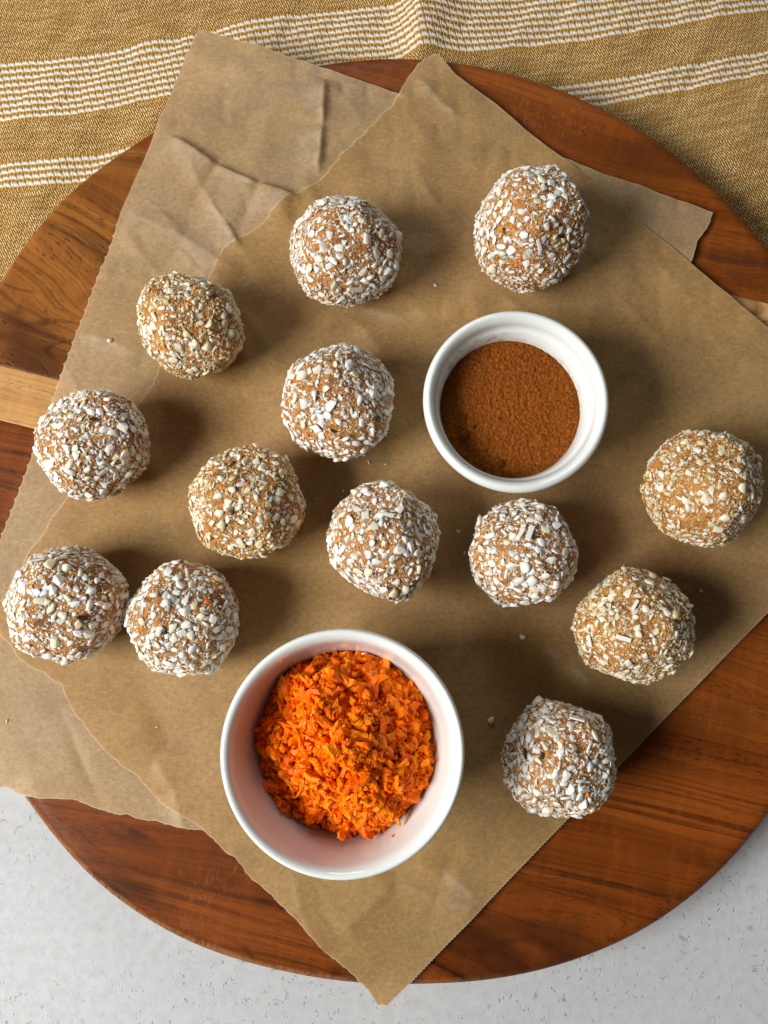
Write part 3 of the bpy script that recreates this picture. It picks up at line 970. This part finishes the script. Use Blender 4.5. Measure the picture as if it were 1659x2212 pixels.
low = []
for _ in range(2200):
    q = math.sqrt(r5.random()) * Rc * 0.975; a = r5.random() * 6.283
    x, y = q * math.cos(a), q * math.sin(a)
    low.append((r5.integers(18), shred_M(x, y, float(mound(x, y)) - 0.0008 + r5.normal(0, 0.0006), 0.0013 + 0.0013 * r5.random(), 0.7)))
o = link('fine_grated_carrot', scatter_mesh('fine_grated_carrot', sh_geo, low, r5.random(len(low))), m_cars, car, kind='stuff')
n_sh = 0
cells = []
while n_sh < 285:
    q = math.sqrt(r5.random()) * Rc * 0.94; a = r5.random() * 6.283
    x, y = q * math.cos(a), q * math.sin(a)
    if cells and min((x - c_[0]) ** 2 + (y - c_[1]) ** 2 for c_ in cells) < 0.0018 ** 2 and r5.random() < 0.9:
        continue
    cells.append((x, y))
    o = link('carrot_shred', sh_me[r5.integers(18)], None, car)
    s = 0.0019 + 0.0024 * r5.random() ** 1.7
    o.matrix_local = shred_M(x, y, float(mound(x, y)) + 0.0004 + abs(r5.normal(0, 0.0009)), s, 0.65)
    n_sh += 1


# ------------------------------------------------------------------ coconut coated balls
def mat_coco(name, use_attr, white, cream):
    t = NT(name)
    if use_attr:
        at_ = t.n('Attribute'); at_.attribute_name = 'tint'
        rd = at_.outputs['Fac']
    else:
        rd = t.n('ObjectInfo').outputs['Random']
    c = t.mix(t.step(rd, 0.45, 1.0), white, cream)
    nz = t.noise(t.coords(), 700 if use_attr else 1.6, 3)
    c = t.mix(t.math('MULTIPLY', t.step(nz, 0.45, 0.8), 0.25), c, cream)
    return t.fin(c, 0.55, None, Subsurface_Weight=0.6, Subsurface_Radius=(0.0016, 0.0012, 0.0008) if use_attr else (1, 0.8, 0.6),
                 Subsurface_Scale=1.0 if use_attr else 0.0015, Specular_IOR_Level=0.3)


CW = (0.88, 0.86, 0.81)
m_fl = {k: mat_coco('coconut_' + k, False, w_, c_) for k, w_, c_ in (('white', CW, (0.78, 0.69, 0.50)), ('cream', (0.82, 0.76, 0.62), (0.72, 0.58, 0.33)))}
m_cr = {k: mat_coco('coconut_fine_' + k, True, w_, c_) for k, w_, c_ in (('white', (0.84, 0.78, 0.66), (0.74, 0.50, 0.22)), ('cream', (0.82, 0.69, 0.44), (0.70, 0.43, 0.13)))}


def mat_dough():
    t = NT('ball_dough')
    co = t.coords()
    n1 = t.noise(co, 620, 4, 0.65)
    n2 = t.noise(co, 90, 3)
    c = t.mix(t.step(n1, 0.35, 0.68), (0.34, 0.110, 0.014), (0.66, 0.31, 0.070))
    c = t.mix(t.math('MULTIPLY', t.step(n2, 0.45, 0.7), 0.6), c, (0.60, 0.25, 0.045))
    c = t.mix(t.math('MULTIPLY', t.step(n2, 0.30, 0.42, 1, 0), 0.7), c, (0.13, 0.045, 0.015))
    return t.fin(c, 0.42, t.bump(n1, 1.0, 0.0016), Specular_IOR_Level=0.4)


m_dough = mat_dough()
t = NT('date_skin'); m_date = t.fin((0.045, 0.018, 0.010), 0.35)
t = NT('carrot_bit'); m_bit = t.fin((0.72, 0.20, 0.020), 0.4)

r6 = np.random.default_rng(33)
ck_geo = []
for i in range(20):
    kind = i % 5
    sx, sy, sz = {0: (1, .8, .55), 1: (1, .62, .34), 2: (1, .9, .7), 3: (1, .45, .30), 4: (1, .72, .26)}[kind]
    ck_geo.append(hull(13, sx, sy, sz, r6))
cr_geo = [hull(9, 1, (.8, .55, .7, .45)[i % 4], (.55, .35, .6, .4)[i % 4], r6) for i in range(12)]
ck_me = {}
for k in m_fl:
    ck_me[k] = []
    for gi_, (vs, fs) in enumerate(ck_geo):
        me = mesh('coconut_flake', vs, fs, smooth=gi_ % 2 == 0)
        me.materials.append(m_fl[k])
        ck_me[k].append(me)
# long flat shard
sv = np.array([(-1, -.22, -.08), (1, -.26, -.06), (1.04, .2, -.06), (-.93, .24, -.08), (-.97, -.2, .1), (.96, -.22, .12), (1.0, .16, .1), (-.9, .2, .08)], float)
sfc = [(3, 2, 1, 0), (4, 5, 6, 7), (0, 1, 5, 4), (1, 2, 6, 5), (2, 3, 7, 6), (3, 0, 4, 7)]
shard_me = mesh('coconut_shard', sv, sfc, smooth=False)
shard_me.materials.append(m_fl['white'])
bit_me = mesh('carrot_bit', *hull(14, 1, .8, .4, r6), smooth=False); bit_me.materials.append(m_bit)
date_me = mesh('date_piece', *hull(10, 1, .8, .6, r6), smooth=False); date_me.materials.append(m_date)

BALLS = [  # x0, x1, y0, y1, tone, white share, label
    (623, 868, 412, 672, 'white', .75, 'coconut ball with one long flat white shard near its lower edge'),
    (1017, 1275, 360, 634, 'white', .70, 'big-flaked coconut ball with orange dough showing, directly above the cinnamon ramekin'),
    (294, 535, 580, 823, 'cream', .55, 'yellowish fine-crumbed coconut ball at the torn paper edge, near a stray white crumb'),
    (75, 332, 838, 1078, 'white', .80, 'coconut ball with a dark date spot on top, beside the pale plank'),
    (607, 856, 740, 993, 'white', .65, 'coconut ball immediately left of the cinnamon ramekin'),
    (406, 660, 962, 1206, 'cream', .60, 'cream and orange coconut ball with small dark pits, left of the lumpy white one'),
    (707, 953, 1036, 1294, 'white', .85, 'very white lumpy coconut ball directly above the carrot bowl'),
    (1013, 1256, 1070, 1320, 'white', .75, 'coconut ball with two upright shards and a dark hole, right below the cinnamon ramekin'),
    (1387, 1659, 922, 1180, 'cream', .80, 'coconut ball with orange gaps at the right edge of the photo, standing alone'),
    (5, 282, 1172, 1432, 'white', .85, 'thickly coated white coconut ball at the far left, touching another ball'),
    (268, 520, 1212, 1470, 'white', .70, 'coconut ball with a dark slit on top, between the leftmost ball and the carrot bowl'),
    (1231, 1503, 1228, 1482, 'cream', .70, 'broad golden coconut ball near the serrated right paper edge, right above the lowest ball'),
    (1080, 1337, 1510, 1775, 'white', .70, 'lowest coconut ball, half over the paper edge and right of the carrot bowl'),
]
SHARDS = {0: [(767, 628, 0.0058, -38)], 7: [(1145, 1150, 0.0058, 72), (1124, 1152, 0.0046, 64)], 6: [(838, 1112, 0.0042, -10)], 11: [(1270, 1385, .0040, 98), (1345, 1380, .0048, -15), (1372, 1305, .0036, 60)], 1: [(1160, 527, .0040, 120)],
          12: [(1245, 1560, .0048, -30)], 9: [(80, 1215, .0046, 50)]}
DATES = {3: [(203, 900, 0.00162)], 7: [(1158, 1158, 0.00138)], 10: [(352, 1362, 0.00150)], 12: [(1130, 1625, 0.00200), (1255, 1560, 0.00175), (1172, 1632, 0.00125)], 5: [(498, 1105, 0.00150), (500, 995, 0.00125)], 9: [(180, 1335, 0.00200)],
         2: [(462, 640, 0.00175)], 1: [(1090, 500, 0.00125), (1215, 510, 0.00175)], 4: [(722, 928, 0.00150), (815, 905, 0.00150)], 6: [(800, 1280, 0.00150)]}
GROUP = 'coconut coated balls on the baking paper'


def frame_M(nrm, spin, tx=0.0, ty=0.0):
    n_ = Vector(nrm).normalized()
    q_ = n_.to_track_quat('Z', 'Y').to_matrix().to_4x4()
    return q_ @ Matrix.Rotation(spin, 4, 'Z') @ Matrix.Rotation(tx, 4, 'X') @ Matrix.Rotation(ty, 4, 'Y')


for bi, (x0, x1, y0, y1, tone, share, label) in enumerate(BALLS):
    rb = np.random.default_rng(100 + bi)
    mx, my = (x0 + x1) / 2, (y0 + y1) / 2
    zc = Z_TOP + 0.0205
    for _ in range(3):
        c = at(mx, my, zc)
        dz = dist_z(mx, my, zc)
        off = np.array([(mx - W / 2) / F, (my - H / 2) / F])
        cosr = 1 / math.sqrt(1 + off @ off)
        st = np.array([1 + (1 / cosr - 1) * abs(off[0]) / (np.hypot(*off) + 1e-6), 1 + (1 / cosr - 1) * abs(off[1]) / (np.hypot(*off) + 1e-6)])
        rx = (x1 - x0) / 2 * dz / F / st[0]
        ry = (y1 - y0) / 2 * dz / F / st[1]
        rz_ = 0.93 * (rx + ry) / 2
        zc = rest(c[0], c[1]) + rz_ * 0.945
    skin = 0.0008
    rx, ry, rz_ = rx - skin, ry - skin, rz_ - skin * 0.5
    ball = thing('coconut_ball', label, 'energy ball', (c[0], c[1], zc), GROUP)

    FAC = rb.normal(size=(9, 3)); FAC[:, 2] = np.abs(FAC[:, 2]) * 0.9; FAC /= np.linalg.norm(FAC, axis=1)[:, None]
    FLIM = 0.84 + 0.10 * rb.random(9)

    def surf(d, FAC=FAC, FLIM=FLIM, bi=bi, rx=rx, ry=ry, rz_=rz_):
        d = np.asarray(d, float)
        k = 1.015 + 0.070 * vnoise(d * 1.5 + bi * 3.1, 80 + bi) + 0.042 * vnoise(d * 3.2 + bi, 90 + bi) + 0.014 * vnoise(d * 8 + bi, 70 + bi)
        for fd_, lim in zip(FAC, FLIM):            # pressed by the palms: soft flats
            c_ = (d * fd_).sum(-1)
            k = np.where(c_ * k > lim, k - 0.72 * (k - lim / np.maximum(c_, 0.3)), k)
        p = d * k[..., None] * np.array([rx, ry, rz_])
        fl_ = -rz_ * 0.925
        p[..., 2] = np.where(p[..., 2] < fl_, fl_ + (p[..., 2] - fl_) * 0.12, p[..., 2])
        return p

    def normal(d):
        e = 1e-2
        d = np.asarray(d, float)
        a = np.cross(d, [0.31, 0.52, 0.79]); a /= np.linalg.norm(a, axis=-1, keepdims=True)
        b = np.cross(d, a)
        u_ = lambda q: q / np.linalg.norm(q, axis=-1, keepdims=True)
        n_ = np.cross(surf(u_(d + e * a)) - surf(u_(d - e * a)), surf(u_(d + e * b)) - surf(u_(d - e * b)))
        n_ /= np.linalg.norm(n_, axis=-1, keepdims=True)
        return n_ * np.sign((n_ * d).sum(-1, keepdims=True))

    # dough
    nl, na = 44, 72
    ph = np.linspace(0.03, np.pi - 0.03, nl)[:, None]; aa = np.linspace(0, 2 * np.pi, na, endpoint=False)[None]
    D = np.stack([np.sin(ph) * np.cos(aa), np.sin(ph) * np.sin(aa), np.cos(ph) + 0 * aa], -1)
    Pv = surf(D)
    Pv = Pv + normal(D) * (0.00030 * fbm(D * 26 + bi, 3, 60))[..., None]
    idx = np.arange(nl * na).reshape(nl, na)
    fs = np.stack([idx[:-1], idx[1:], np.roll(idx[1:], -1, 1), np.roll(idx[:-1], -1, 1)], -1).reshape(-1, 4)
    dm = mesh('dough', Pv.reshape(-1, 3), [tuple(f_) for f_ in fs] + [tuple(idx[0]), tuple(idx[-1][::-1])])
    link('dough', dm, m_dough, ball)

    # marks that belong to this ball alone: shards, date skins, carrot bits
    def on_surface(px, py):
        """direction on this ball of the point seen at (px, py)"""
        o3 = CP - np.array([c[0], c[1], zc])
        q = at(px, py, zc) - np.array([c[0], c[1], zc])
        dv = q - o3
        S = np.array([1 / rx, 1 / ry, 1 / rz_])
        o_s, d_s = o3 * S, dv * S
        A_, B_, C_ = d_s @ d_s, 2 * o_s @ d_s, o_s @ o_s - 1
        disc = B_ * B_ - 4 * A_ * C_
        t_ = (-B_ - math.sqrt(max(disc, 0))) / (2 * A_)
        h_ = o_s + t_ * d_s
        return h_ / np.linalg.norm(h_)

    taken = []
    for (px, py, s_, deg) in SHARDS.get(bi, []):
        d = on_surface(px, py)
        n_ = normal(d)
        o = link('coconut_shard', shard_me, None, ball)
        ax = Vector((math.cos(R(deg)), math.sin(R(deg)), 0))
        ax = (ax - Vector(n_) * ax.dot(Vector(n_))).normalized()
        Mx = Matrix((ax, Vector(n_).cross(ax), Vector(n_))).transposed().to_4x4()
        o.matrix_local = Matrix.Translation(surf(d) + n_ * 0.0011) @ Mx @ Matrix.Rotation(0.12, 4, 'Y') @ Matrix.Diagonal((s_ / 2, s_ * 0.68, s_ / 2, 1))
        taken.append((d, s_ / 2 / rx * 0.8))
    for (px, py, s_) in DATES.get(bi, []):
        d = on_surface(px, py); n_ = normal(d)
        o = link('date_piece', date_me, None, ball)
        o.matrix_local = Matrix.Translation(surf(d) + n_ * 0.0003) @ frame_M(n_, rb.random() * 6) @ Matrix.Diagonal((s_ * 1.25, s_ * 0.8, s_ * 0.4, 1))
        taken.append((d, s_ / rx * 0.9))
    for _ in range(7):
        d = rb.normal(size=3); d[2] = abs(d[2]) * 0.9; d /= np.linalg.norm(d)
        n_ = normal(d)
        o = link('carrot_bit', bit_me, None, ball)
        s_ = 0.0007 + 0.0008 * rb.random()
        o.matrix_local = Matrix.Translation(surf(d) + n_ * 0.0002) @ frame_M(n_, rb.random() * 6, rb.normal(0, .3)) @ Matrix.Diagonal((s_, s_, s_, 1))
        taken.append((d, s_ / rx * 0.6))

    # large flakes, each its own part, on the half one can see; fine crumbs joined
    nbig = 296
    cand = rb.normal(size=(9000, 3)); cand /= np.linalg.norm(cand, axis=1)[:, None]
    cand = cand[cand[:, 2] > -0.10]
    bare = fbm(cand * 2.6 + bi * 5, 2, 200 + bi)          # patches with little coconut
    keep = rb.random(len(cand)) < np.clip(0.55 + share * 0.5 - np.clip(bare - 0.16, 0, 1) * 2.0, 0.50, 1)
    cand = cand[keep]
    sizes = np.sort(0.00100 + 0.00155 * rb.random(nbig) ** 1.7)[::-1] * (1.0 if tone == 'white' else 0.88)
    td = np.array([t_[0] for t_ in taken]).reshape(-1, 3); ts = np.array([t_[1] for t_ in taken])
    pl_d, pl_s = list(td), list(ts)
    k = 0
    big = []
    for s_ in sizes:
        while k < len(cand):
            d = cand[k]; k += 1
            if pl_d:
                ds = np.linalg.norm(np.array(pl_d) - d, axis=1)
                if (ds < (np.array(pl_s) + s_ / rx) * 0.52).any():
                    continue
            pl_d.append(d); pl_s.append(s_ / rx); big.append((d, s_))
            break
    bd = np.array([b_[0] for b_ in big])
    bp, bn = surf(bd), normal(bd)
    for (d, s_), p, n_ in zip(big, bp, bn):
        gi = int(rb.integers(20))
        o = link('coconut_flake', ck_me[tone][gi], None, ball)
        o.matrix_local = Matrix.Translation(p + n_ * s_ * 0.10) @ frame_M(n_, rb.random() * 6.283, rb.normal(0, .20), rb.normal(0, .20)) @ Matrix.Diagonal((s_ * 1.06, s_ * 1.06, s_ * 0.74, 1))
    ns = 2700
    cd = rb.normal(size=(ns * 2, 3)); cd /= np.linalg.norm(cd, axis=1)[:, None]
    bare = fbm(cd * 3.1 + bi * 5, 3, 300 + bi)
    cd = cd[(rb.random(len(cd)) < np.clip(1.0 - np.clip(bare - 0.10, 0, 1) * 2.0, 0.4, 1))][:ns]
    if len(DATES.get(bi, [])):
        dd_ = np.array([t_[0] for t_ in taken[len(SHARDS.get(bi, [])):][:len(DATES[bi])]]); dr_ = [q_[2] / rx for q_ in DATES[bi]]
        for d_, r_ in zip(dd_, dr_):
            cd = cd[np.linalg.norm(cd - d_, axis=1) > r_ * 0.8]
    cp, cn_ = surf(cd), normal(cd)
    cs_ = 0.00042 + 0.00070 * rb.random(len(cd)) ** 1.4
    cs_ = np.where(cd[:, 2] < 0.0, cs_ * 1.35, cs_)
    # the finest meal, filling between the flakes
    fd = rb.normal(size=(3400, 3)); fd[:, 2] += 0.35; fd /= np.linalg.norm(fd, axis=1)[:, None]
    fd = fd[fd[:, 2] > -0.35]
    if len(DATES.get(bi, [])):
        for d_, r_ in zip(dd_, dr_):
            fd = fd[np.linalg.norm(fd - d_, axis=1) > r_ * 0.75]
    cp = np.vstack([cp, surf(fd)]); cn_ = np.vstack([cn_, normal(fd)])
    tint_ = np.r_[rb.random(len(cs_)) ** 1.3, 0.55 + 0.45 * rb.random(len(fd))]
    cs_ = np.r_[cs_, 0.00024 + 0.00026 * rb.random(len(fd))]
    L = []
    for p, n_, s_ in zip(cp, cn_, cs_):
        L.append((int(rb.integers(12)), Matrix.Translation(p + n_ * s_ * 0.06) @ frame_M(n_, rb.random() * 6.283, rb.normal(0, .3), rb.normal(0, .3)) @ Matrix.Diagonal((s_, s_, s_, 1))))
    link('coconut_crumb_coating', scatter_mesh('coconut_crumb_coating', cr_geo, L, tint_), m_cr[tone], ball, kind='stuff')


# ------------------------------------------------------------------ crumbs that fell off
CR = [(237, 735, .0013, 'loose white coconut crumb on the crumpled paper left of the yellowish ball'),
      (940, 617, .0011, 'loose coconut crumb between the two topmost balls, above the cinnamon ramekin'),
      (786, 984, .0009, 'loose coconut crumb just under the ball left of the cinnamon ramekin'),
      (796, 997, .0012, 'flat pale coconut crumb lowest of the pair under the ball beside the ramekin'),
      (833, 1001, .0009, 'small coconut crumb lower left of the cinnamon ramekin rim'),
      (741, 1060, .0006, 'tiny coconut speck at the upper left of the lumpy white ball'),
      (685, 1078, .0005, 'tiny coconut speck between the orange pitted ball and the lumpy white ball'),
      (990, 1148, .0011, 'loose coconut crumb between the lumpy white ball and the ball with two shards'),
      (1004, 1194, .0013, 'loose coconut crumb leaning against the left side of the ball with two shards'),
      (1129, 1376, .0014, 'heart shaped coconut crumb below the ball with two shards'),
      (1060, 1556, .0017, 'largest loose coconut crumb, between the carrot bowl and the lowest ball'),
      (1514, 1276, .0011, 'loose coconut crumb on the paper right of the broad golden ball'),
      (1347, 1226, .0013, 'loose coconut crumb at the top edge of the broad golden ball'),
      (338, 1571, .0008, 'tiny seed-like crumb alone on the paper left of the carrot bowl'),
      (15, 1558, .0008, 'tiny pale crumb at the left border on the lower paper sheet')]
for i, (px, py, s_, label) in enumerate(CR):
    p = at(px, py, Z_TOP + 0.003)
    z = float(hA(np.array([p[0]]), np.array([p[1]]))[0]) if i in (0, 14) else rest(p[0], p[1])
    p = at(px, py, z + s_ * 0.35)
    o = link('coconut_crumb', ck_me['white'][(i * 7 + 2) % 20])
    o.matrix_world = Matrix.Translation((p[0], p[1], z + s_ * 0.42)) @ Matrix.Rotation(i * 1.7, 4, 'Z') @ Matrix.Diagonal((s_, s_, s_, 1))
    tag(o, label, 'crumb', 'coconut crumbs fallen on the paper')
for i, (px, py, s_, dz_, label) in enumerate([(783, 1412, .0012, 0.0022, 'white coconut crumb on the grated carrot at the top of the bowl'), (1020, 1860 * 0.864 + 0, .0, 0, '')][:1]):
    p = at(px, py, bz0 + HZ + 0.006)
    zl = float(mound(np.array(p[0] - pb_[0]), np.array(p[1] - pb_[1])))
    o = link('coconut_crumb', ck_me['white'][3])
    o.matrix_world = Matrix.Translation((p[0], p[1], bz0 + HZ + zl + dz_)) @ Matrix.Diagonal((s_, s_, s_, 1))
    tag(o, label, 'crumb', 'coconut crumbs fallen on the paper')


def on_bowl(px, py):
    """point of the bowl's inner wall seen at (px, py)"""
    pr = smooth_profile(prof, 5)[-45:]
    best = None
    for r_, z_ in pr:
        p = at(px, py, bz0 + z_)
        e = abs(math.hypot(p[0] - pb_[0], p[1] - pb_[1]) - r_)
        if best is None or e < best[0]:
            best = (e, p)
    return best[1]


for px, py, s_, label in ((850, 1808, .0011, 'orange carrot speck stuck low on the inner wall of the larger bowl'), (608, 1428, .0008, 'orange carrot speck stuck on the upper left rim of the larger bowl')):
    p = on_bowl(px, py)
    o = link('carrot_crumb', sh_me[4])
    n_ = Vector((pb_[0] - p[0], pb_[1] - p[1], 0.02))
    o.matrix_world = Matrix.Translation(Vector(p) + n_.normalized() * 0.0002) @ frame_M(n_, 0.6) @ Matrix.Diagonal((s_, s_, s_, 1))
    tag(o, label, 'carrot crumb')
